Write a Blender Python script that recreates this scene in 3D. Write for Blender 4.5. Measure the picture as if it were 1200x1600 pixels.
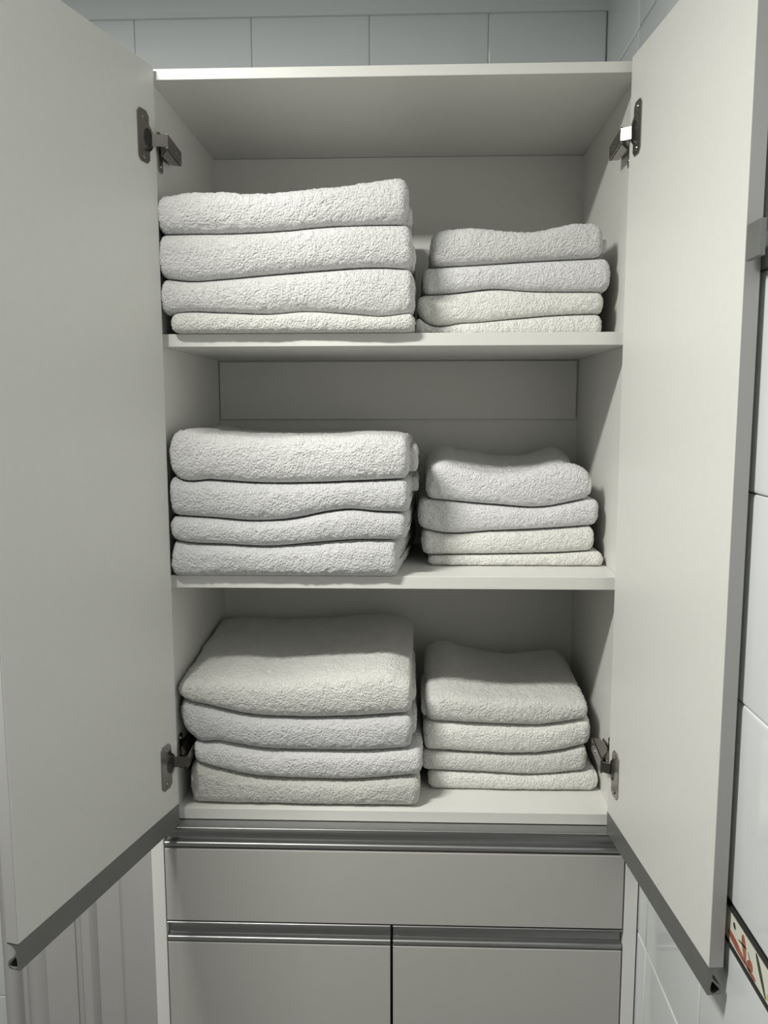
import bpy, bmesh, math
import numpy as np
from mathutils import Vector, Matrix

# ------------------------------------------------------------------ camera, light, exposure
SC = bpy.context.scene
for o in list(bpy.data.objects):
    bpy.data.objects.remove(o)
COL = SC.collection

cam = bpy.data.cameras.new('camera')
cam.sensor_fit = 'VERTICAL'
cam.sensor_height = 36.0
cam.lens = 36.0 * 1286.6 / 1600.0
cam.clip_start = 0.02
cam_o = bpy.data.objects.new('camera', cam)
COL.objects.link(cam_o)
YAW, PITCH, ROLL = -0.0353, 0.1248, 0.0021
_fw = Vector((math.sin(YAW) * math.cos(PITCH), math.cos(YAW) * math.cos(PITCH), -math.sin(PITCH)))
_rt = Vector((math.cos(YAW), -math.sin(YAW), 0))
_up = _rt.cross(_fw)
_rt2 = _rt * math.cos(ROLL) - _up * math.sin(ROLL)
_up2 = _rt * math.sin(ROLL) + _up * math.cos(ROLL)
cam_o.matrix_world = Matrix((( _rt2.x, _up2.x, -_fw.x, 0.0357), (_rt2.y, _up2.y, -_fw.y, -1.4411),
                             (_rt2.z, _up2.z, -_fw.z, 1.5930), (0, 0, 0, 1)))
SC.camera = cam_o

SC.view_settings.view_transform = 'Standard'
SC.view_settings.look = 'None'
SC.view_settings.gamma = 1.0
SC.view_settings.use_curve_mapping = False
SC.view_settings.exposure = 0.0

W = bpy.data.worlds.new('world')
SC.world = W
W.use_nodes = True
W.node_tree.nodes['Background'].inputs[0].default_value = (0.8, 0.9, 1.0, 1)
W.node_tree.nodes['Background'].inputs[1].default_value = 0.05

LAMP = dict(x=-0.73, y=-0.88, z=2.50, sx=0.40, sy=0.12, power=41.0, color=(1.0, 0.985, 0.925))
ROOM = dict(x0=-1.35, x1=0.4505, y0=-2.05, y1=0.46, z1=2.535)
lt = bpy.data.lights.new('ceiling_lamp_light', 'AREA')
lt.shape = 'RECTANGLE'
lt.size, lt.size_y = LAMP['sx'], LAMP['sy']
lt.energy = LAMP['power']
lt.color = LAMP['color']
lt_o = bpy.data.objects.new('ceiling_lamp_light', lt)
lt_o.location = (LAMP['x'], LAMP['y'], LAMP['z'] - 0.03)
COL.objects.link(lt_o)


# ------------------------------------------------------------------ helpers
def mat(name, color, rough=0.5, metal=0.0, spec=0.5, noise=None, bump=None, sheen=0.0, coat=0.0):
    """noise = (scale, amount) mottles the colour; bump = (scale, strength, distance)"""
    m = bpy.data.materials.new(name)
    m.use_nodes = True
    nt = m.node_tree
    b = nt.nodes['Principled BSDF']
    b.inputs['Base Color'].default_value = (*color, 1)
    b.inputs['Roughness'].default_value = rough
    b.inputs['Metallic'].default_value = metal
    b.inputs['Specular IOR Level'].default_value = spec
    if sheen:
        b.inputs['Sheen Weight'].default_value = sheen
        b.inputs['Sheen Roughness'].default_value = 0.5
    if coat:
        b.inputs['Coat Weight'].default_value = coat
    tc = nt.nodes.new('ShaderNodeTexCoord')
    if noise:
        n = nt.nodes.new('ShaderNodeTexNoise')
        n.inputs['Scale'].default_value = noise[0]
        n.inputs['Detail'].default_value = 4
        r = nt.nodes.new('ShaderNodeValToRGB')
        r.color_ramp.elements[0].position = 0.3
        r.color_ramp.elements[1].position = 0.7
        k = noise[1]
        r.color_ramp.elements[0].color = (*[c * (1 - k) for c in color], 1)
        r.color_ramp.elements[1].color = (*[min(1, c * (1 + k)) for c in color], 1)
        nt.links.new(tc.outputs['Object'], n.inputs['Vector'])
        nt.links.new(n.outputs['Fac'], r.inputs['Fac'])
        nt.links.new(r.outputs['Color'], b.inputs['Base Color'])
    if bump:
        n2 = nt.nodes.new('ShaderNodeTexNoise')
        n2.inputs['Scale'].default_value = bump[0]
        n2.inputs['Detail'].default_value = 3
        bp = nt.nodes.new('ShaderNodeBump')
        bp.inputs['Strength'].default_value = bump[1]
        bp.inputs['Distance'].default_value = bump[2]
        nt.links.new(tc.outputs['Object'], n2.inputs['Vector'])
        nt.links.new(n2.outputs['Fac'], bp.inputs['Height'])
        nt.links.new(bp.outputs['Normal'], b.inputs['Normal'])
    return m


def terry(name, color):
    """looped cotton pile: clumped loops as bump, matte with a little sheen"""
    m = bpy.data.materials.new(name)
    m.use_nodes = True
    nt = m.node_tree
    b = nt.nodes['Principled BSDF']
    b.inputs['Base Color'].default_value = (*color, 1)
    b.inputs['Roughness'].default_value = 0.95
    b.inputs['Specular IOR Level'].default_value = 0.1
    b.inputs['Sheen Weight'].default_value = 0.25
    b.inputs['Sheen Roughness'].default_value = 0.6
    tc = nt.nodes.new('ShaderNodeTexCoord')
    n = nt.nodes.new('ShaderNodeTexNoise')
    n.inputs['Scale'].default_value = 240
    n.inputs['Detail'].default_value = 3
    n.inputs['Roughness'].default_value = 0.6
    v = nt.nodes.new('ShaderNodeTexVoronoi')
    v.inputs['Scale'].default_value = 340
    mx = nt.nodes.new('ShaderNodeMath')
    mx.operation = 'MULTIPLY_ADD'
    mx.inputs[1].default_value = -0.55
    bp = nt.nodes.new('ShaderNodeBump')
    bp.inputs['Strength'].default_value = 0.85
    bp.inputs['Distance'].default_value = 0.005
    nt.links.new(tc.outputs['Object'], n.inputs['Vector'])
    nt.links.new(tc.outputs['Object'], v.inputs['Vector'])
    nt.links.new(v.outputs['Distance'], mx.inputs[0])
    nt.links.new(n.outputs['Fac'], mx.inputs[2])
    nt.links.new(mx.outputs[0], bp.inputs['Height'])
    nt.links.new(bp.outputs['Normal'], b.inputs['Normal'])
    return m


M = dict(
    board=mat('white_melamine', (0.75, 0.75, 0.715), 0.42, noise=(60, 0.012), bump=(900, 0.05, 0.0005)),
    edge=mat('white_end_panel', (0.84, 0.84, 0.82), 0.4, bump=(900, 0.05, 0.0005)),
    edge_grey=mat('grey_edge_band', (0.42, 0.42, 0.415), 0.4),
    front=mat('grey_white_front', (0.49, 0.485, 0.46), 0.4, noise=(40, 0.012), bump=(900, 0.05, 0.0005)),
    alu=mat('brushed_aluminium', (0.36, 0.365, 0.365), 0.36, 0.85, noise=(30, 0.03)),
    alu_matte=mat('matte_aluminium', (0.24, 0.245, 0.24), 0.45, 0.6, noise=(30, 0.04)),
    nickel=mat('nickel_plated_steel', (0.30, 0.285, 0.26), 0.2, 1.0),
    dark=mat('cup_hole_shade', (0.02, 0.02, 0.02), 0.35),
    tile=mat('white_glazed_tile', (0.74, 0.77, 0.78), 0.12, spec=0.6, noise=(7, 0.02), bump=(9, 0.08, 0.004)),
    grout=mat('grey_grout', (0.30, 0.30, 0.29), 0.9),
    grout_pale=mat('pale_grout', (0.70, 0.73, 0.74), 0.7),
    ceil=mat('ceiling_paint', (0.72, 0.76, 0.77), 0.85, noise=(15, 0.01)),
    tile_dark=mat('slate_grey_tile', (0.20, 0.20, 0.20), 0.3, noise=(7, 0.06)),
    floor=mat('grey_floor_tile', (0.20, 0.195, 0.185), 0.4, noise=(12, 0.05)),
    casing=mat('grey_white_paint', (0.50, 0.50, 0.50), 0.35, noise=(20, 0.015)),
    cream=mat('cream_listello_glaze', (0.80, 0.80, 0.70), 0.15, noise=(25, 0.04)),
    liner=mat('black_listello_liner', (0.02, 0.02, 0.018), 0.15),
    petal=mat('terracotta_petal', (0.38, 0.125, 0.075), 0.25, noise=(60, 0.25)),
    leaf=mat('dark_green_leaf', (0.03, 0.05, 0.02), 0.25, noise=(60, 0.25)),
    yellow=mat('pale_yellow_bloom', (0.65, 0.55, 0.18), 0.25, noise=(60, 0.2)),
    lampm=mat('lamp_housing', (0.8, 0.8, 0.8), 0.4),
    t_white=terry('white_terry', (0.76, 0.76, 0.75)),
    t_cool=terry('cool_white_terry', (0.68, 0.68, 0.695)),
    t_warm=terry('ivory_terry', (0.77, 0.77, 0.735)),
    t_darker=terry('darker_ivory_terry', (0.66, 0.66, 0.62)),  # ivory a step darker, used on the lowest left towel
    t_bright=terry('bright_ivory_terry', (0.90, 0.90, 0.86)),
    t_soft=terry('soft_cool_terry', (0.84, 0.84, 0.85)),
    t_hem=mat('woven_white_hem', (0.85, 0.85, 0.81), 0.8, bump=(400, 0.2, 0.001)),
)


def link(name, bm, m, parent=None, smooth=False, loc=None):
    me = bpy.data.meshes.new(name)
    bm.normal_update()
    bm.to_mesh(me)
    bm.free()
    for mm in (m if isinstance(m, (list, tuple)) else [m]):
        me.materials.append(mm)
    if smooth:
        me.polygons.foreach_set('use_smooth', [True] * len(me.polygons))
        if smooth is not True:
            me.set_sharp_from_angle(angle=math.radians(smooth))
    o = bpy.data.objects.new(name, me)
    COL.objects.link(o)
    if parent:
        o.parent = parent
    if loc:
        o.location = loc
    return o


def empty(name, loc=(0, 0, 0), rz=0, parent=None):
    o = bpy.data.objects.new(name, None)
    o.empty_display_size = 0.05
    o.location = loc
    o.rotation_euler = (0, 0, rz)
    COL.objects.link(o)
    if parent:
        o.parent = parent
    return o


def tag(o, label, cat, group=None):
    o['label'] = label
    o['category'] = cat
    if group:
        o['group'] = group
    return o


def struct(o):
    o['kind'] = 'structure'
    return o


def box(bm, x0, x1, y0, y1, z0, z1, bev=0.0, mi=0, seg=2):
    r = bmesh.ops.create_cube(bm, size=1.0)
    vs = r['verts']
    for v in vs:
        v.co = Vector(((x0 + x1) / 2 + v.co.x * (x1 - x0), (y0 + y1) / 2 + v.co.y * (y1 - y0),
                       (z0 + z1) / 2 + v.co.z * (z1 - z0)))
    fs = set(f for v in vs for f in v.link_faces)
    for f in fs:
        f.material_index = mi
    if bev > 0:
        es = set(e for v in vs for e in v.link_edges)
        r2 = bmesh.ops.bevel(bm, geom=list(es), offset=bev, segments=seg, affect='EDGES', profile=0.5, clamp_overlap=True)
        for f in r2['faces']:
            f.material_index = mi
    return bm


def bx(*a, **k):
    return box(bmesh.new(), *a, **k)


def cyl(bm, p0, p1, r, n=20, r2=None, mi=0, caps=True):
    p0, p1 = Vector(p0), Vector(p1)
    d = p1 - p0
    q = d.to_track_quat('Z', 'Y').to_matrix().to_4x4()
    res = bmesh.ops.create_cone(bm, cap_ends=caps, segments=n, radius1=r, radius2=r if r2 is None else r2, depth=d.length,
                                matrix=Matrix.Translation((p0 + p1) / 2) @ q)
    for f in set(f for v in res['verts'] for f in v.link_faces):
        f.material_index = mi


def extrude_loops(bm, loops, to3, a, b, mi=0):
    """extrude a polygon with optional holes (loops[0] outer) between parameters a and b; to3(p, q, t) -> point"""
    rows = []
    for lp in loops:
        A = [bm.verts.new(to3(p, q, a)) for p, q in lp]
        B = [bm.verts.new(to3(p, q, b)) for p, q in lp]
        n = len(lp)
        for i in range(n):
            bm.faces.new((A[i], A[(i + 1) % n], B[(i + 1) % n], B[i])).material_index = mi
        rows.append((A, B))
    for k in (0, 1):
        es = []
        for r in rows:
            vs = r[k]
            for i in range(len(vs)):
                e = bm.edges.get((vs[i], vs[(i + 1) % len(vs)]))
                es.append(e)
        r = bmesh.ops.triangle_fill(bm, edges=es, use_beauty=True, use_dissolve=False)
        for f in r['geom']:
            if isinstance(f, bmesh.types.BMFace):
                f.material_index = mi
    bmesh.ops.recalc_face_normals(bm, faces=bm.faces)
    return bm


def poly_prism(bm, pts, to3, a, b, mi=0):
    return extrude_loops(bm, [pts], to3, a, b, mi)

# ------------------------------------------------------------------ the room
R = ROOM
PITCH_T = 0.2665                                   # tile module of the walls
TZ = [0.6365 - 2 * PITCH_T, 0.6365 - PITCH_T, 0.6365, 0.897, 0.953]
TZ += [1.2225 + PITCH_T * k for k in range(0, 5)]


def tile_wall(name, u_lines, z_lines, to3, skip=None, glaze='tile', joint='grout', g=0.0009):
    """grout plane with a pillowed glazed tile per cell, one mesh; to3(u, z, h): h is the height out of the wall"""
    bm = bmesh.new()
    u0, u1, z0, z1 = u_lines[0], u_lines[-1], z_lines[0], z_lines[-1]
    bm.faces.new([bm.verts.new(to3(u, z, 0.0)) for u, z in ((u0, z0), (u1, z0), (u1, z1), (u0, z1))]).material_index = 1
    prof = [(0.0, 0.0), (0.0, 0.0022), (0.0010, 0.0034), (0.0030, 0.0041), (0.0060, 0.0044)]
    for i in range(len(u_lines) - 1):
        for j in range(len(z_lines) - 1):
            if skip and skip(z_lines[j]):
                continue
            a0, a1, b0, b1 = u_lines[i] + g, u_lines[i + 1] - g, z_lines[j] + g, z_lines[j + 1] - g
            if a1 - a0 < 0.015 or b1 - b0 < 0.015:
                continue
            rings = []
            for ins, h in prof:
                rings.append([bm.verts.new(to3(u, z, h)) for u, z in
                              ((a0 + ins, b0 + ins), (a1 - ins, b0 + ins), (a1 - ins, b1 - ins), (a0 + ins, b1 - ins))])
            for k in range(len(rings) - 1):
                for q in range(4):
                    bm.faces.new((rings[k][q], rings[k][(q + 1) % 4], rings[k + 1][(q + 1) % 4], rings[k + 1][q]))
            bm.faces.new(rings[-1])
    bmesh.ops.recalc_face_normals(bm, faces=bm.faces)
    o = link(name, bm, [M[glaze], M[joint]], smooth=40)
    return struct(o)


def lines(origin, step, lo, hi):
    k = math.ceil((lo - origin) / step)
    out = [lo]
    while origin + k * step < hi - 1e-4:
        if origin + k * step > lo + 1e-4:
            out.append(origin + k * step)
        k += 1
    return out + [hi]


zl = [0.0] + TZ[1:] if TZ[0] < 0.02 else [0.0] + TZ
zl = [z for z in zl if z < R['z1'] - 0.01] + [R['z1']]
XW = R['x1'] + 0.0044
tile_wall('wall_right', lines(0.1945, 0.2645, R['y0'], R['y1']), zl, lambda u, z, h: (XW - h, u, z), skip=lambda z: abs(z - 0.897) < 1e-3)
YW = R['y1'] + 0.0044
zb_ = [z for z in zl if abs(z - 0.953) > 1e-3]
tile_wall('wall_back', lines(-0.0613, 0.258, R['x0'], R['x1']), zb_, lambda u, z, h: (u, YW - h, z), joint='grout_pale', g=0.0004)
tile_wall('wall_left', lines(0.19, 0.2645, R['y0'], R['y1']), zb_, lambda u, z, h: (R['x0'] - 0.0044 + h, u, z), glaze='tile_dark')
tile_wall('wall_front', lines(-0.0613, 0.258, R['x0'], R['x1']), zb_, lambda u, z, h: (u, R['y0'] - 0.0044 + h, z), glaze='tile_dark')
bm = bx(R['x0'] - 0.05, R['x1'] + 0.05, R['y0'] - 0.05, R['y1'] + 0.05, -0.05, 0.0)
struct(link('floor', bm, M['floor']))
bm = bx(R['x0'] - 0.05, R['x1'] + 0.05, R['y0'] - 0.05, R['y1'] + 0.05, R['z1'], R['z1'] + 0.05)
struct(link('ceiling', bm, M['ceil']))

# small plaster cove where the ceiling meets the tiled walls
def cove(name, to3, a, b):
    # flat lip on the tiles, a hollow curve, flat lip on the ceiling
    pts = [(0, 0), (0.098, 0), (0.098, -0.008)]
    for k in range(0, 11):
        t = k / 10 * math.pi / 2
        pts.append((0.014 + 0.080 * (1 - math.sin(t)), -0.010 - 0.080 * (1 - math.cos(t))))
    pts += [(0.012, -0.092), (0.008, -0.098), (0, -0.098)]
    b_ = bmesh.new()
    poly_prism(b_, pts, to3, a, b)
    return struct(link(name, b_, M['ceil'], smooth=40))


cove('trim_1', lambda p, q, t: (t, R['y1'] - p, R['z1'] + q), R['x0'], R['x1'])
cove('trim_2', lambda p, q, t: (R['x1'] - p, t, R['z1'] + q), R['y0'], R['y1'] - 0.098)

# moulded white door casing on the back wall, left of the cabinet
cp = [(-0.985, 0), (-0.985, 0.030), (-0.981, 0.040), (-0.973, 0.045), (-0.963, 0.045), (-0.956, 0.040), (-0.951, 0.026), (-0.949, 0.010),
      (-0.938, 0.010), (-0.930, 0.024), (-0.918, 0.030), (-0.905, 0.030), (-0.894, 0.022), (-0.887, 0.010), (-0.81, 0.010), (-0.8095, 0.0046),
      (-0.7905, 0.0046), (-0.790, 0.022), (-0.785, 0.030), (-0.764, 0.030), (-0.757, 0.022), (-0.752, 0.008),
      (-0.694, 0.008), (-0.686, 0.020), (-0.676, 0.024), (-0.60, 0.024), (-0.595, 0.018), (-0.595, 0)]
bm = bmesh.new()
poly_prism(bm, cp, lambda p, q, t: (p, R['y1'] - q, t), 0.0, 2.10)
struct(link('trim_3', bm, M['casing'], smooth=35))

# decorative listello running along the right wall
Z0, Z1 = 0.897, 0.953
LT = empty('trim_4', (R['x1'], 0, Z0))
struct(LT)
def wl(u, z, h):                                   # listello local: u = y, z from Z0, h out of the wall
    return (0.0044 - h, u, z)
bm = bmesh.new()
box(bm, -0.0006, 0.0044, R['y0'], R['y1'], 0.0065, Z1 - Z0 - 0.0065, 0.0)
link('border_strip', bm, M['cream'], LT)
for za, zb in ((0.0008, 0.0062), (Z1 - Z0 - 0.0062, Z1 - Z0 - 0.0008)):
    bm = bx(-0.0034, 0.0044, R['y0'], R['y1'], za, zb, 0.0018, seg=3)
    link('liner', bm, M['liner'], LT, smooth=40)


def petal(cy, cz, ang, ln, wd, m, name):
    b_ = bmesh.new()
    n = 18
    pts = []
    for k in range(n):
        t = 2 * math.pi * k / n
        s = (1 - math.cos(t)) / 2                   # 0 at the foot .. 1 at the tip
        w = math.sin(t) * wd * (0.55 + 0.45 * s)
        u = s * ln
        pts.append((cy + u * math.cos(ang) - w * math.sin(ang), cz + u * math.sin(ang) + w * math.cos(ang)))
    poly_prism(b_, pts, lambda p, q, t: (-0.0006 - t, p, q), 0.0, 0.0005)
    return link(name, b_, m, LT)


def dart(y0, z0, y1, z1, wd, m, name):             # petal from foot to tip, wall coordinates
    petal(y0, z0 - Z0, math.atan2(z1 - z0, y1 - y0), math.hypot(y1 - y0, z1 - z0), wd, m, name)


for k in range(-6, 2):
    o_ = 0.21 * k
    for y0, z0, y1, z1, wd in ((-0.484, 0.9075, -0.424, 0.9165, 0.0068), (-0.481, 0.9085, -0.4695, 0.9395, 0.0072),
                               (-0.4835, 0.9085, -0.5015, 0.9185, 0.0085), (-0.4845, 0.9075, -0.512, 0.9070, 0.0032)):
        dart(y0 + o_, z0, y1 + o_, z1, wd, M['petal'], 'flower_petal')
    for y0, z0, y1, z1, wd in ((-0.541, 0.9050, -0.509, 0.9425, 0.0048), (-0.4560, 0.9235, -0.482, 0.9285, 0.0016),
                               (-0.447, 0.9300, -0.440, 0.9360, 0.0038), (-0.487, 0.9280, -0.4945, 0.9190, 0.0008)):
        dart(y0 + o_, z0, y1 + o_, z1, wd, M['leaf'], 'leaf')
    dart(-0.542 + o_, 0.9080, -0.560 + o_, 0.9220, 0.0070, M['yellow'], 'flower_petal')
    dart(-0.575 + o_, 0.9080, -0.562 + o_, 0.9400, 0.0024, M['leaf'], 'leaf')

# ceiling lamp (out of the picture, lights the room)
LX, LY, LZ = LAMP['x'], LAMP['y'], R['z1']
lamp = empty('ceiling_lamp', (LX, LY, LZ))
tag(lamp, 'slim rectangular ceiling lamp in front of the cabinet', 'lamp')
link('housing', bx(-LAMP['sx'] / 2 - 0.015, LAMP['sx'] / 2 + 0.015, -LAMP['sy'] / 2 - 0.015, LAMP['sy'] / 2 + 0.015, -0.045, 0.0, 0.003), M['lampm'], lamp)
lt_o.parent = lamp
lt_o.location = (0, 0, -0.047)

# ------------------------------------------------------------------ the cabinet
HW, D = 0.405, 0.4417
Z_TOP0, Z_TOP1 = 2.1388, 2.1564
CAB = empty('linen_cabinet', (0, 0, 0))
tag(CAB, 'tall white linen cabinet with both upper doors open, shelves full of white towels', 'cabinet')
YF = -0.020                                        # plane of the drawer and lower door fronts


def part(name, bm, m, parent=CAB, **k):
    return link(name, bm, m, parent, **k)


sides = {}
for s in (-1, 1):
    a, b = sorted((s * HW, s * (HW + 0.0175)))
    sides[s] = part('side_panel', bx(a, b, 0.0, D + 0.008, 0.08, Z_TOP0, 0.0006), M['board'])
    a, b = sorted((s * 0.4246, s * 0.4480))
    part('end_panel', bx(a, b, YF - 0.0005, D + 0.010, 0.0, Z_TOP1, 0.0008), M['edge'])
part('top_board', bx(-HW - 0.0175, HW + 0.0175, 0.0, D + 0.008, Z_TOP0, Z_TOP1, 0.0008), M['board'])
SHELF = [(1.7011, 1.7231), (1.2713, 1.2942)]
for z0, z1 in SHELF:
    part('shelf', bx(-HW + 0.0008, HW - 0.0008, 0.012, D - 0.0005, z0, z1, 0.0008), M['board'])
part('bottom_board', bx(-HW, HW, 0.010, D, 0.8285, 0.850, 0.0008), M['board'])
bp = bmesh.new()
box(bp, -HW, HW, D, D + 0.008, 0.08, Z_TOP0 - 0.0008)
part('back_panel', bp, M['board'])
part('back_rail', bx(-HW + 0.002, HW - 0.004, D - 0.006, D + 0.0005, 1.5695, 1.6985, 0.0008), M['board'])
part('divider_board', bx(-HW, HW, 0.012, D, 0.6280, 0.6420, 0.0006), M['board'])
part('plinth', bx(-0.4244, 0.4244, 0.04, 0.056, 0.0, 0.08), M['board'])

# grip profile section: p = depth from the panel's inner face outward (0..0.02), q = height (0..0.04)
def grip(back=0.0, ledge=False):
    if ledge:
        low = [(0.0199, 0.0062), (0.0193, 0.0080), (0.0181, 0.0093), (0.0163, 0.0101), (0.0142, 0.0104), (0.0105, 0.0108), (0.0072, 0.0126), (0.0056, 0.0165), (0.0052, 0.0230)]
    else:
        low = [(0.0196, 0.0088), (0.0186, 0.0118), (0.0155, 0.0145), (0.0110, 0.0182), (0.0075, 0.0216), (0.0060, 0.0252)]
    out = [(back, 0.0), (0.0150, 0.0), (0.0178, 0.0006), (0.0194, 0.0022), (0.0200, 0.0046)] + low + [
           (0.0062, 0.0290), (0.0088, 0.0324), (0.0130, 0.0351), (0.0168, 0.0361), (0.0192, 0.0366), (0.0200, 0.0374), (0.0199, 0.0384), (0.0191, 0.0392), (0.0178, 0.0395), (back, 0.0395)]
    if ledge:
        tear = [(0.0135 + 0.0028 * math.cos(k * math.pi / 6), 0.0050 + 0.0028 * math.sin(k * math.pi / 6)) for k in range(12)]
    else:
        tear = [(0.0040, 0.0070), (0.0050, 0.0040), (0.0075, 0.0022), (0.0105, 0.0018), (0.0140, 0.0025), (0.0168, 0.0045), (0.0170, 0.0072),
                (0.0152, 0.0100), (0.0122, 0.0130), (0.0092, 0.0162), (0.0068, 0.0190), (0.0054, 0.0185), (0.0046, 0.0150), (0.0041, 0.0110)]
    return [out, tear]


def front_profile(x0, x1, z0, parent, back):
    b_ = bmesh.new()
    extrude_loops(b_, grip(back, True), lambda p, q, t: (t, -p, z0 + q), x0, x1)
    return link('grip_profile', b_, M['alu'], parent, smooth=35)


def front_panel(name, x0, x1, z0, z1, label=None):
    return part(name, bx(x0, x1, YF, -0.001, z0, z1, 0.0008), M['front'])


dr = front_panel('drawer', -0.4228, 0.4220, 0.6428, 0.7845)
front_profile(-0.4228, 0.4220, 0.7882, dr, -0.0092)
for x0, x1 in ((-0.4228, -0.0046), (0.0004, 0.4220)):
    dd = front_panel('lower_door', x0, x1, 0.085, 0.5985)
    front_profile(x0, x1, 0.6005, dd, 0.0)
part('drawer_box', bx(-0.40, 0.40, 0.02, D - 0.03, 0.655, 0.76, 0.002), M['board'], dr)

# upper doors, open
DW = 0.4215
DOORS = {-1: Vector((-0.5012, -0.4169, 0)), 1: Vector((0.4230, -0.4338, 0))}
HINGE = {-1: Vector((-0.3940, 0, 0)), 1: Vector((0.3880, 0, 0))}
ZB, ZP, ZT = 0.8285, 0.8680, 2.1564
TH = 0.0195
for s in (-1, 1):
    free = DOORS[s]
    d = (free - HINGE[s]).normalized()
    org = free - d * DW
    door = part('door', bx(0.0, DW, *sorted((0.0, s * TH)), ZP, ZT, 0.0008), M['board'])
    door.location = (org.x, org.y, 0)
    door.rotation_euler = (0, 0, math.atan2(d.y, d.x))
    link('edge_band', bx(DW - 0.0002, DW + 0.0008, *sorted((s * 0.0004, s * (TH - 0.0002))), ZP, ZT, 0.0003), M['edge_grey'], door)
    b_ = bmesh.new()
    extrude_loops(b_, grip(0.0), lambda p, q, t: (t, s * p * TH / 0.02, ZB + q), 0.0, DW)
    link('grip_profile', b_, M['alu_matte'], door, smooth=35)
    for zc in (2.036, 0.9545):
        # flange and cup on the door (door local: x from the hinge edge, inner face at y = 0, -s*y is into the cabinet side)
        n = -s
        b_ = bmesh.new()
        cx, cr = 0.0290, 0.0175
        outl = []
        hw_, hh = 0.0165, 0.0415
        fx = 0.0385
        ch = 0.007
        outl = [(fx + hw_, zc - hh + ch), (fx + hw_, zc + hh - ch), (fx + hw_ - ch, zc + hh), (fx - hw_ + ch, zc + hh),
                (fx - hw_, zc + hh - ch), (fx - hw_, zc + 0.0215)]
        for k in range(1, 12):                      # cup rim bulging towards the hinge edge
            t = math.pi / 2 + math.pi * k / 12
            outl.append((fx - hw_ + 0.0155 * math.cos(t) * 0.8, zc + 0.0195 * math.sin(t)))
        outl += [(fx - hw_, zc - 0.0215), (fx - hw_, zc - hh + ch), (fx - hw_ + ch, zc - hh), (fx + hw_ - ch, zc - hh)]
        hole = []
        for k in range(20):
            t = 2 * math.pi * k / 20
            hole.append((fx - hw_ + 0.0045 + 0.0125 * math.cos(t), zc + 0.0150 * math.sin(t)))
        extrude_loops(b_, [outl, hole], lambda p, q, t: (p, n * t, q), 0.0, 0.0018)
        for zz in (zc - 0.0315, zc + 0.0315):
            cyl(b_, (fx, n * 0.0017, zz), (fx, n * 0.0034, zz), 0.0048, 14, 0.0036)
        cup = link('hinge_cup', b_, M['nickel'], door, smooth=35)
        b_ = bmesh.new()
        poly_prism(b_, [(p, q) for p, q in hole], lambda p, q, t: (p, n * t, q), 0.0001, 0.0006)
        link('cup_well', b_, M['dark'], door)  # flat black disc: the shade inside the cup hole, put in as colour
        # arm: leaves the cup, bridges to the cabinet side and runs back along it
        ca, sa = math.cos(door.rotation_euler.z), math.sin(door.rotation_euler.z)
        def loc(x, y):                              # cabinet xy -> door local
            dx, dy = x - org.x, y - org.y
            return (dx * ca + dy * sa, -dx * sa + dy * ca)
        path = [(0.0128, n * 0.0022), loc(s * 0.3752, -0.0175), loc(s * 0.3760, -0.0110), loc(s * 0.3805, 0.083)]
        b_ = bmesh.new()
        for i in range(len(path) - 1):
            p0, p1 = Vector(path[i]), Vector(path[i + 1])
            hw2 = 0.0095 if i < 1 else 0.0120
            e = (p1 - p0).normalized()
            nn = Vector((-e.y, e.x)) * 0.0016
            p0e, p1e = p0 - e * 0.001, p1 + e * 0.001
            quad = [p0e + nn, p1e + nn, p1e - nn, p0e - nn]
            poly_prism(b_, [(v.x, v.y) for v in quad], lambda p, q, t: (p, q, t), zc - hw2, zc + hw2)
        # side flanks of the arm body
        p0, p1 = Vector(path[2]), Vector(path[3])
        w0, w1 = Vector(loc(s * (HW - 0.010), 0.022)), Vector(loc(s * (HW - 0.010), 0.080))
        for zz in (zc - 0.0120, zc + 0.0105):
            poly_prism(b_, [(v.x, v.y) for v in (p0, p1, w1, w0)], lambda p, q, t: (p, q, t), zz, zz + 0.0015)
        for yy, rr in ((0.048, 0.0042), (0.068, 0.0036)):
            xx = 0.3765 + (yy + 0.0095) * 0.004 / 0.0925
            cyl(b_, (*loc(s * xx, yy), zc), (*loc(s * (xx - 0.0030), yy), zc), rr, 14, rr * 0.8)
        link('hinge_arm', b_, M['nickel'], door, smooth=35)
        # mounting plate on the cabinet side
        b_ = bmesh.new()
        a, b = sorted((s * HW, s * (HW - 0.003)))
        pl = [(0.026, zc - 0.030), (0.030, zc - 0.036), (0.044, zc - 0.036), (0.048, zc - 0.030), (0.048, zc - 0.012), (0.092, zc - 0.008),
              (0.092, zc + 0.008), (0.048, zc + 0.012), (0.048, zc + 0.026), (0.044, zc + 0.030), (0.030, zc + 0.030), (0.026, zc + 0.026)]
        poly_prism(b_, pl, lambda p, q, t: (t, p, q), a, b)
        for zz in (zc - 0.026, zc + 0.022):
            cyl(b_, (s * (HW - 0.003), 0.037, zz), (s * (HW - 0.0048), 0.037, zz), 0.0046, 14, 0.0036)
        a, b = sorted((s * (HW - 0.003), s * (HW - 0.020)))
        box(b_, a, b, 0.030, 0.078, zc - 0.009, zc + 0.009, 0.001)
        link('mounting_plate', b_, M['nickel'], sides[s], smooth=35)

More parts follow.
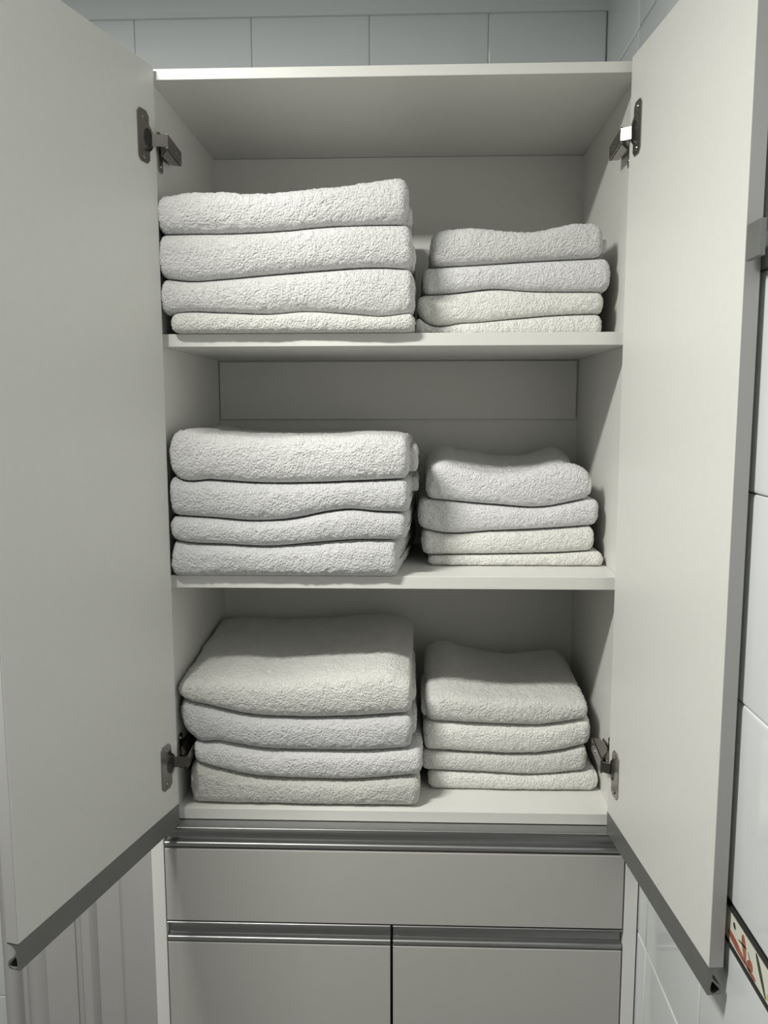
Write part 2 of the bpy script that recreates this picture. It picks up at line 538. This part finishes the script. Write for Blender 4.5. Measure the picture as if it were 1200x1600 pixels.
# ------------------------------------------------------------------ robe hook on the tiled wall, past the open right door
hk = empty('wall_hook', (R['x1'], -0.458, 1.783))
tag(hk, 'small square grey metal hook on the right tile wall at the open door edge', 'hook')
link('face_plate', bx(-0.0285, -0.0215, -0.0195, 0.0195, -0.0205, 0.0205, 0.0012), M['alu_matte'], hk)
b_ = bmesh.new()
cyl(b_, (-0.022, 0, 0), (-0.003, 0, 0), 0.009, 24)
link('post', b_, M['alu_matte'], hk, smooth=40)
b_ = bmesh.new()
cyl(b_, (-0.004, 0, 0), (0.0, 0, 0), 0.0165, 28)
link('rosette', b_, M['alu_matte'], hk, smooth=40)

# ------------------------------------------------------------------ towels
def _hash(ix, iy, iz, seed):
    h = (ix.astype(np.int64) * 374761393 + iy.astype(np.int64) * 668265263 + iz.astype(np.int64) * 2147483647 + seed * 974634777) & 0xFFFFFFFF
    h = ((h ^ (h >> 13)) * 1274126177) & 0xFFFFFFFF
    h = h ^ (h >> 16)
    return (h & 0xFFFF) / 65535.0 * 2 - 1


def vnoise(P, scale, seed):
    Q = P / scale
    I = np.floor(Q)
    F = Q - I
    F = F * F * (3 - 2 * F)
    I = I.astype(np.int64)
    out = 0
    for dx in (0, 1):
        wx = F[:, 0] if dx else 1 - F[:, 0]
        for dy in (0, 1):
            wy = F[:, 1] if dy else 1 - F[:, 1]
            for dz in (0, 1):
                wz = F[:, 2] if dz else 1 - F[:, 2]
                out = out + wx * wy * wz * _hash(I[:, 0] + dx, I[:, 1] + dy, I[:, 2] + dz, seed)
    return out


def smooth_curve(pts, x):
    """monotone-ish smooth interpolation of a seam (Catmull-Rom), flat beyond its ends"""
    px = np.array([p[0] for p in pts])
    pz = np.array([p[1] for p in pts])
    m = np.gradient(pz, px) if len(px) > 1 else np.zeros(1)
    xx = np.clip(x, px[0], px[-1])
    i = np.clip(np.searchsorted(px, xx, side='right') - 1, 0, len(px) - 2)
    h = px[i + 1] - px[i]
    t = (xx - px[i]) / h
    return ((2 * t**3 - 3 * t**2 + 1) * pz[i] + (t**3 - 2 * t**2 + t) * h * m[i]
            + (-2 * t**3 + 3 * t**2) * pz[i + 1] + (t**3 - t**2) * h * m[i + 1])


def towel_mesh(name, xl, xr, yf, yb, fb, ft, fbk, base, material, seed, terry_amp=1.0, step=0.0026, rc=0.016, gap=0.0007, ry=0.030, free=False, clamp=True, dip=0.0, skew=0.0):
    """folded towel: one rounded fold at the front; fb/ft(x) bottom and front-top heights, fbk(x) top height at the back"""
    nx = max(12, int((xr - xl) / step))
    # finer columns near the ends
    cap = np.array([0, .0004, .0012, .0025, .0042, .0065, .009, .012])
    body = np.linspace(0.0145, (xr - xl) - 0.0145, nx)
    xs = xl + np.concatenate([cap, body, (xr - xl) - cap[::-1]])
    e = np.minimum(xs - xl, xr - xs)
    q = np.where(e < rc, (1 - np.clip(1 - e / rc, 0, 1) ** 2.6) ** (1 / 2.6), 1.0)
    zb, zt, zk = fb(xs) + gap, ft(xs) - gap, fbk(xs) - gap
    hmean = float(np.mean(zt - zb))
    ry = min(ry, hmean * 0.55)
    # section: list of (kind, value)
    nth = max(14, int(hmean * 1.5 / step))
    th = np.linspace(-math.pi / 2, math.pi / 2, nth)
    cy = np.abs(np.cos(th)) ** 0.75
    sz = np.sign(np.sin(th)) * np.abs(np.sin(th)) ** 0.80
    L = yb - yf
    ytop = np.concatenate([np.arange(ry + 0.003, L * 0.55, 0.0036), np.arange(L * 0.55, L - ry, 0.006)])
    thb = np.linspace(math.pi / 2, -math.pi / 2, 14)
    cyb = np.abs(np.cos(thb)) ** 0.75
    szb = np.sign(np.sin(thb)) * np.abs(np.sin(thb)) ** 0.8
    ybot = np.linspace(L - ry - 0.01, ry + 0.01, 14)
    yy = np.concatenate([ry - ry * cy, ytop, L - ry + ry * cyb, ybot])
    ss = np.concatenate([sz, np.ones(len(ytop)), szb, -np.ones(len(ybot))])
    ns = len(yy)
    # top height varies from front to back
    k = np.clip((yy - ry * 0.6) / (L * 0.92), 0, 1)
    k = k ** 0.9
    X = np.repeat(xs[:, None], ns, 1)
    top = zt[:, None] + (zk - zt)[:, None] * k[None, :]
    if dip:
        kd = np.clip((yy - ry * 1.1) / (L * 0.75), 0, 1)
        top = top - dip * (np.sin(math.pi * kd ** 0.6) ** 1.5)[None, :]
    midz = (top + zb[:, None]) / 2
    half = (top - zb[:, None]) / 2
    Z = midz + half * ss[None, :] * (0.18 + 0.82 * q)[:, None]
    Z = np.where(q[:, None] < 0.02, midz + half * ss[None, :] * 0.18, Z)
    inset = (1 - q)[:, None] * ry * 0.9
    Y = yf + yy[None, :] + inset * (1 - 2 * yy[None, :] / L)
    X = X + skew * (np.clip(yy / L, 0, 1) ** 0.8)[None, :] * (((xs - xl) / (xr - xl)) ** 2)[:, None]
    P = np.stack([X, Y, Z], -1)
    # normals from the grid
    du = np.gradient(P, axis=0)
    dv = np.roll(P, -1, 1) - np.roll(P, 1, 1)
    N = np.cross(dv, du)
    N /= np.maximum(np.linalg.norm(N, axis=-1, keepdims=True), 1e-9)
    c = P.mean((0, 1))
    if np.mean(np.sum((P - c) * N, -1)) < 0:
        N = -N
    F = P.reshape(-1, 3)
    lo = vnoise(F, 0.075, seed) * 0.0022 + vnoise(F, 0.028, seed + 1) * 0.0012
    t1 = vnoise(F, 0.0062, seed + 2)
    t2 = vnoise(F, 0.0034, seed + 3)
    hi = (t1 * 0.75 + t2 * 0.85) * 0.0013 * terry_amp
    # keep the pressed faces flat so neighbours touch without cutting into each other
    press = np.clip(np.abs(N[..., 2]).reshape(-1), 0, 1) ** 4
    istop = (np.repeat(ss[None, :], len(xs), 0).reshape(-1) > 0)
    keep = np.where(istop & free, 1.0, 1 - press)
    F = F + N.reshape(-1, 3) * ((lo + hi) * keep)[:, None]
    F[:, 2] = np.maximum(F[:, 2], base[3] + 0.0004)
    if clamp:
        F[:, 2] = np.maximum(F[:, 2], fb(F[:, 0]) + 0.0005)
        if not free:
            F[:, 2] = np.minimum(F[:, 2], ft(F[:, 0]) - 0.0005)
    F[:, 0] = np.clip(F[:, 0], -HW + 0.0012, HW - 0.0012)
    nxs = len(xs)
    idx = np.arange(nxs * ns).reshape(nxs, ns)
    a = idx[:-1, :]
    b = idx[1:, :]
    quads = np.stack([a, b, np.roll(b, -1, 1), np.roll(a, -1, 1)], -1).reshape(-1, 4)
    # end faces: join matching section points across the flat end
    F = F - np.array(base[:3])
    me = bpy.data.meshes.new(name)
    nq = len(quads)
    endl, endr = idx[0][::-1], idx[-1]
    nv = len(F)
    me.vertices.add(nv)
    me.vertices.foreach_set('co', F.astype(np.float32).ravel())
    loops = np.concatenate([quads.ravel(), endl, endr])
    me.loops.add(len(loops))
    me.loops.foreach_set('vertex_index', loops.astype(np.int32))
    me.polygons.add(nq + 2)
    starts = np.concatenate([np.arange(nq) * 4, [nq * 4, nq * 4 + ns]])
    me.polygons.foreach_set('loop_start', starts.astype(np.int32))
    me.polygons.foreach_set('use_smooth', np.ones(nq + 2, bool))
    me.update(calc_edges=True)
    me.validate()
    me.materials.append(material)
    b_ = bmesh.new()
    b_.from_mesh(me)
    bmesh.ops.recalc_face_normals(b_, faces=b_.faces)
    b_.to_mesh(me)
    b_.free()
    o = bpy.data.objects.new(name, me)
    COL.objects.link(o)
    return o


STACKS = {
 'TL': dict(yf=-0.013, z0=1.7231,
  seams=[[(-0.3988, 1.7524), (-0.3705, 1.7576), (-0.2922, 1.7572), (-0.2086, 1.7545), (-0.153, 1.7585), (-0.0699, 1.7537), (-0.0147, 1.7501), (0.0293, 1.7552)],
   [(-0.402, 1.8173), (-0.3464, 1.8115), (-0.2907, 1.8144), (-0.2073, 1.8212), (-0.1244, 1.827), (-0.0146, 1.8315), (0.0292, 1.829)],
   [(-0.3994, 1.8901), (-0.3439, 1.8906), (-0.261, 1.8909), (-0.1785, 1.8944), (-0.1236, 1.8991), (-0.0144, 1.9023), (0.0291, 1.9019)],
   [(-0.3971, 1.9524), (-0.3418, 1.9592), (-0.2102, 1.9567), (-0.161, 1.9603), (-0.0956, 1.9679), (-0.0522, 1.9727), (-0.0143, 1.9764), (0.0203, 1.9781)]],
  ext=[(-0.3823, 0.0382), (-0.401, 0.0381), (-0.4018, 0.0346), (-0.4013, 0.0258)]),
 'TR': dict(yf=0.07, z0=1.7231,
  seams=[[(0.0464, 1.7564), (0.0581, 1.7473), (0.1278, 1.7457), (0.2145, 1.7521), (0.3007, 1.7584), (0.3752, 1.7602)],
   [(0.0521, 1.7961), (0.0984, 1.7981), (0.1848, 1.8054), (0.2423, 1.8016), (0.3283, 1.7999), (0.3797, 1.7996)],
   [(0.0715, 1.8445), (0.1555, 1.8483), (0.2413, 1.8532), (0.3268, 1.8569), (0.3722, 1.8588)],
   [(0.0678, 1.9059), (0.0861, 1.9091), (0.1261, 1.9131), (0.1833, 1.9104), (0.2573, 1.9075), (0.2912, 1.9149), (0.3534, 1.9198), (0.3648, 1.9164)]],
  ext=[(0.0383, 0.3724), (0.044, 0.3759), (0.052, 0.388), (0.0679, 0.3717)]),
 'ML': dict(yf=-0.012, z0=1.2942,
  seams=[[(-0.3968, 1.3615), (-0.3668, 1.3558), (-0.3031, 1.3526), (-0.2188, 1.3494), (-0.1335, 1.3567), (-0.0704, 1.3615), (0.005, 1.3618)],
   [(-0.3953, 1.4045), (-0.3226, 1.4), (-0.2386, 1.3945), (-0.1754, 1.3993), (-0.1123, 1.4121), (-0.0792, 1.4156), (-0.0291, 1.4122), (0.0254, 1.4101)],
   [(-0.395, 1.4803), (-0.3838, 1.4723), (-0.3207, 1.4678), (-0.2166, 1.4622), (-0.1322, 1.4634), (-0.0493, 1.4669), (0.0253, 1.4704)]],
  ext=[(-0.3981, 0.0095), (-0.3973, 0.0243), (-0.3966, 0.0299), (-0.3964, 0.0275)],
  back=[(-0.401, 1.5380), (-0.382, 1.5540), (-0.3335, 1.5505), (-0.2416, 1.5448), (-0.1084, 1.5461), (-0.0172, 1.5487), (0.0132, 1.5459)], back_y=0.34, skew=[0.032, 0.019, 0.013, 0.010]),
 'MR': dict(yf=0.11, z0=1.2942,
  seams=[[(0.0667, 1.3137), (0.1923, 1.3155), (0.3087, 1.3185), (0.3781, 1.3225)],
   [(0.0492, 1.3662), (0.0751, 1.3588), (0.1917, 1.3604), (0.2796, 1.3644), (0.3888, 1.3721)],
   [(0.0637, 1.422), (0.1042, 1.4183), (0.1909, 1.4111), (0.2787, 1.4064), (0.3643, 1.4225)]],
  ext=[(0.0655, 0.3981), (0.0542, 0.3824), (0.0454, 0.3882), (0.0612, 0.3719)],
  front=[(0.0638, 1.4749), (0.0871, 1.4897), (0.1338, 1.4823), (0.1915, 1.4713), (0.2502, 1.4762), (0.3072, 1.4873), (0.3425, 1.4861), (0.3659, 1.4751)],
  back=[(0.0649, 1.4928), (0.0874, 1.5097), (0.1479, 1.504), (0.214, 1.4942), (0.2812, 1.4956), (0.3465, 1.511), (0.3735, 1.4927)], back_y=0.38, dip=0.022, ry=0.026),
 'BL': dict(yf=0.016, z0=0.85,
  seams=[[(-0.3744, 0.9348), (-0.338, 0.9226), (-0.2761, 0.9082), (-0.1811, 0.9019), (-0.0865, 0.9007), (0.0512, 0.9128)],
   [(-0.3954, 1.004), (-0.3755, 0.9791), (-0.3233, 0.9722), (-0.2518, 0.9605), (-0.1331, 0.957), (-0.0391, 0.9582), (0.0318, 0.9641)],
   [(-0.4008, 1.0616), (-0.3865, 1.053), (-0.3444, 1.041), (-0.2734, 1.0243), (-0.1794, 1.0191), (-0.0855, 1.0214), (0.009, 1.0275), (0.0365, 1.0302)]],
  ext=[(-0.3839, 0.0501), (-0.3758, 0.0547), (-0.397, 0.0365), (-0.403, 0.0364)],
  back=[(-0.43, 1.1028), (-0.4014, 1.118), (-0.3421, 1.126), (-0.2272, 1.1252), (-0.1405, 1.1303), (-0.0557, 1.1383), (-0.0032, 1.1387), (0.0245, 1.1284)], back_y=0.39, drop=0.030, ry=0.050),
 'BR': dict(yf=0.094, z0=0.85,
  seams=[[(0.0658, 0.8877), (0.1681, 0.8851), (0.2875, 0.8815), (0.376, 0.892)],
   [(0.0594, 0.9286), (0.1676, 0.9234), (0.2441, 0.9218), (0.3152, 0.928), (0.3832, 0.9446)],
   [(0.0629, 0.9878), (0.1956, 0.9828), (0.2853, 0.9825), (0.3755, 0.9966)]],
  ext=[(0.0672, 0.3954), (0.0519, 0.3756), (0.0567, 0.3828), (0.0603, 0.376)],
  front=[(0.055, 1.034), (0.10, 1.041), (0.2, 1.033), (0.3, 1.032), (0.38, 1.028)],
  back=[(0.0600, 1.058), (0.0972, 1.0775), (0.1523, 1.064), (0.235, 1.0462), (0.3041, 1.0528), (0.3700, 1.052), (0.3900, 1.0373)], back_y=0.38, drop=0.024, ry=0.040),
}


W_, C_, I_ = M['t_white'], M['t_cool'], M['t_warm']
INFO = {
 'TL': dict(kind='bath_towel', yb=0.385, group='bath towels in the left stack on the upper shelf', mats=[I_, W_, W_, W_],
   labels=['thin white folded bath towel at the bottom of the left stack on the upper shelf',
           'white folded bath towel second from the bottom, left stack on the upper shelf',
           'plump white folded bath towel second from the top, left stack on the upper shelf',
           'white folded bath towel rising to the right on top of the upper left stack']),
 'TR': dict(kind='hand_towel', yb=0.375, group='hand towels in the right stack on the upper shelf', mats=[M['t_bright'], M['t_bright'], M['t_soft'], W_],
   labels=['thin white hand towel at the bottom of the right stack on the upper shelf',
           'ivory folded hand towel second from the bottom, right stack on the upper shelf',
           'white hand towel sticking out furthest right, second from top on the upper shelf',
           'white folded hand towel on top of the right stack on the upper shelf']),
 'ML': dict(kind='bath_towel', yb=0.385, group='bath towels in the left stack on the middle shelf', mats=[C_, C_, C_, W_],
   labels=['thick white bath towel at the bottom of the left stack on the middle shelf',
           'flat white bath towel second from the bottom, left stack on the middle shelf',
           'wavy white bath towel second from the top, left stack on the middle shelf',
           'white bath towel with a rolled end showing, on top of the middle left stack']),
 'MR': dict(kind='hand_towel', yb=0.395, group='hand towels in the right stack on the middle shelf', mats=[M['t_bright'], M['t_bright'], M['t_soft'], M['t_soft']],
   labels=['thin white hand towel at the bottom of the right stack on the middle shelf',
           'ivory hand towel second from the bottom, right stack on the middle shelf',
           'white hand towel second from the top, right stack on the middle shelf',
           'white hand towel with a dipped top, uppermost of the middle right stack']),
 'BL': dict(kind='bath_towel', yb=0.395, group='bath towels in the left stack at the cabinet bottom', mats=[M['t_darker'], W_, C_, I_],
   labels=['thick white bath towel lying on the cabinet bottom board, left stack',
           'white bath towel second from the bottom in the lowest left stack',
           'white bath towel sagging under the big top one in the lowest left stack',
           'large white bath towel, top half in shadow, topping the lowest left stack']),
 'BR': dict(kind='hand_towel', yb=0.385, group='hand towels in the right stack at the cabinet bottom', mats=[M['t_bright'], I_, M['t_bright'], I_],
   labels=['white hand towel with a hemmed end on the cabinet bottom board, right stack',
           'thin white hand towel second from the bottom in the lowest right stack',
           'white hand towel second from the top in the lowest right stack',
           'white hand towel raised at its back left corner, topping the lowest right stack']),
}
# inner layers that stick out of a fold: (stack, index) -> list of (x_end, y0, y1, z fraction low, z fraction high, name, material)
INNER = {
 ('ML', 3): [(0.0455, 0.030, 0.30, 0.12, 0.72, 'rolled_end', W_)],
 ('ML', 2): [(0.0470, 0.120, 0.33, 0.42, 0.90, 'inner_fold', C_)],
 ('BL', 3): [(0.0410, 0.060, 0.33, 0.16, 0.55, 'inner_fold', I_)],
 ('BL', 2): [(0.0450, 0.050, 0.33, 0.20, 0.85, 'inner_fold', W_)],
 ('TL', 2): [(0.0395, 0.012, 0.30, 0.10, 0.62, 'inner_fold', W_)],
 ('TL', 3): [(0.0330, 0.040, 0.30, 0.10, 0.55, 'inner_fold', W_)],
 ('TR', 3): [(0.3830, 0.082, 0.33, 0.16, 0.62, 'inner_fold', W_)],
 ('MR', 3): [(0.3740, 0.114, 0.33, 0.10, 0.86, 'hem', M['t_hem'])],
 ('BR', 0): [(0.3985, 0.098, 0.34, 0.08, 0.90, 'hem', M['t_hem']), (0.4000, 0.106, 0.34, 0.05, 0.80, 'inner_fold', I_)],
 ('BR', 3): [(0.0530, 0.110, 0.30, 0.10, 0.75, 'inner_fold', I_)],
}
seed = 11
for key, S in STACKS.items():
    info = INFO[key]
    seams = S['seams']
    nT = 4
    for i in range(nT):
        xl, xr = S['ext'][i]
        xl = max(xl, -HW + 0.002)
        xr = min(xr, HW - 0.003)
        if i == 0:
            fb = lambda x, z=S['z0']: np.full_like(x, z)
        else:
            fb = lambda x, c=seams[i - 1]: smooth_curve(c, x)
        if i < 3:
            ft = lambda x, c=seams[i]: smooth_curve(c, x)
            fk = ft
        else:
            bk = S.get('back')
            if bk is None:
                ft = lambda x, c=seams[3]: smooth_curve(c, x)
                fk = ft
            else:
                fk = lambda x, c=bk: smooth_curve(c, x)
                if 'front' in S:
                    ft = lambda x, c=S['front']: smooth_curve(c, x)
                else:
                    ft = lambda x, c=bk, d=S.get('drop', 0.0): smooth_curve(c, x) - d
        name = info['kind']
        yf = S['yf'] + S.get('dy', [0, 0, 0, 0])[i]
        base = ((xl + xr) / 2, yf + 0.15, float(np.min(fb(np.linspace(xl, xr, 40)))), S['z0'])
        o = towel_mesh(name, xl, xr, yf, info['yb'], fb, ft, fk, base, info['mats'][i], seed, free=(i == 3), skew=S.get('skew', [0, 0, 0, 0])[i], dip=S.get('dip', 0) if i == 3 else 0, ry=S.get('ry', 0.030) if i == 3 else 0.030)
        o.location = base[:3]
        tag(o, info['labels'][i], 'towel', info['group'])
        for (xe, y0, y1, f0, f1, nm, mm) in INNER.get((key, i), []):
            right = xe > (xl + xr) / 2
            a, b = (xr - 0.07, xe) if right else (xe, xl + 0.07)
            z_lo = lambda x, g=fb, h=ft, f=f0: g(x) + (h(x) - g(x)) * f
            z_hi = lambda x, g=fb, h=ft, f=f1: g(x) + (h(x) - g(x)) * f
            c = towel_mesh(nm, a, b, y0, y1, z_lo, z_hi, z_hi, base, mm, seed + 500, 0.35 if nm == 'hem' else 0.8, rc=0.008, free=True, clamp=False)
            c.parent = o
        seed += 17
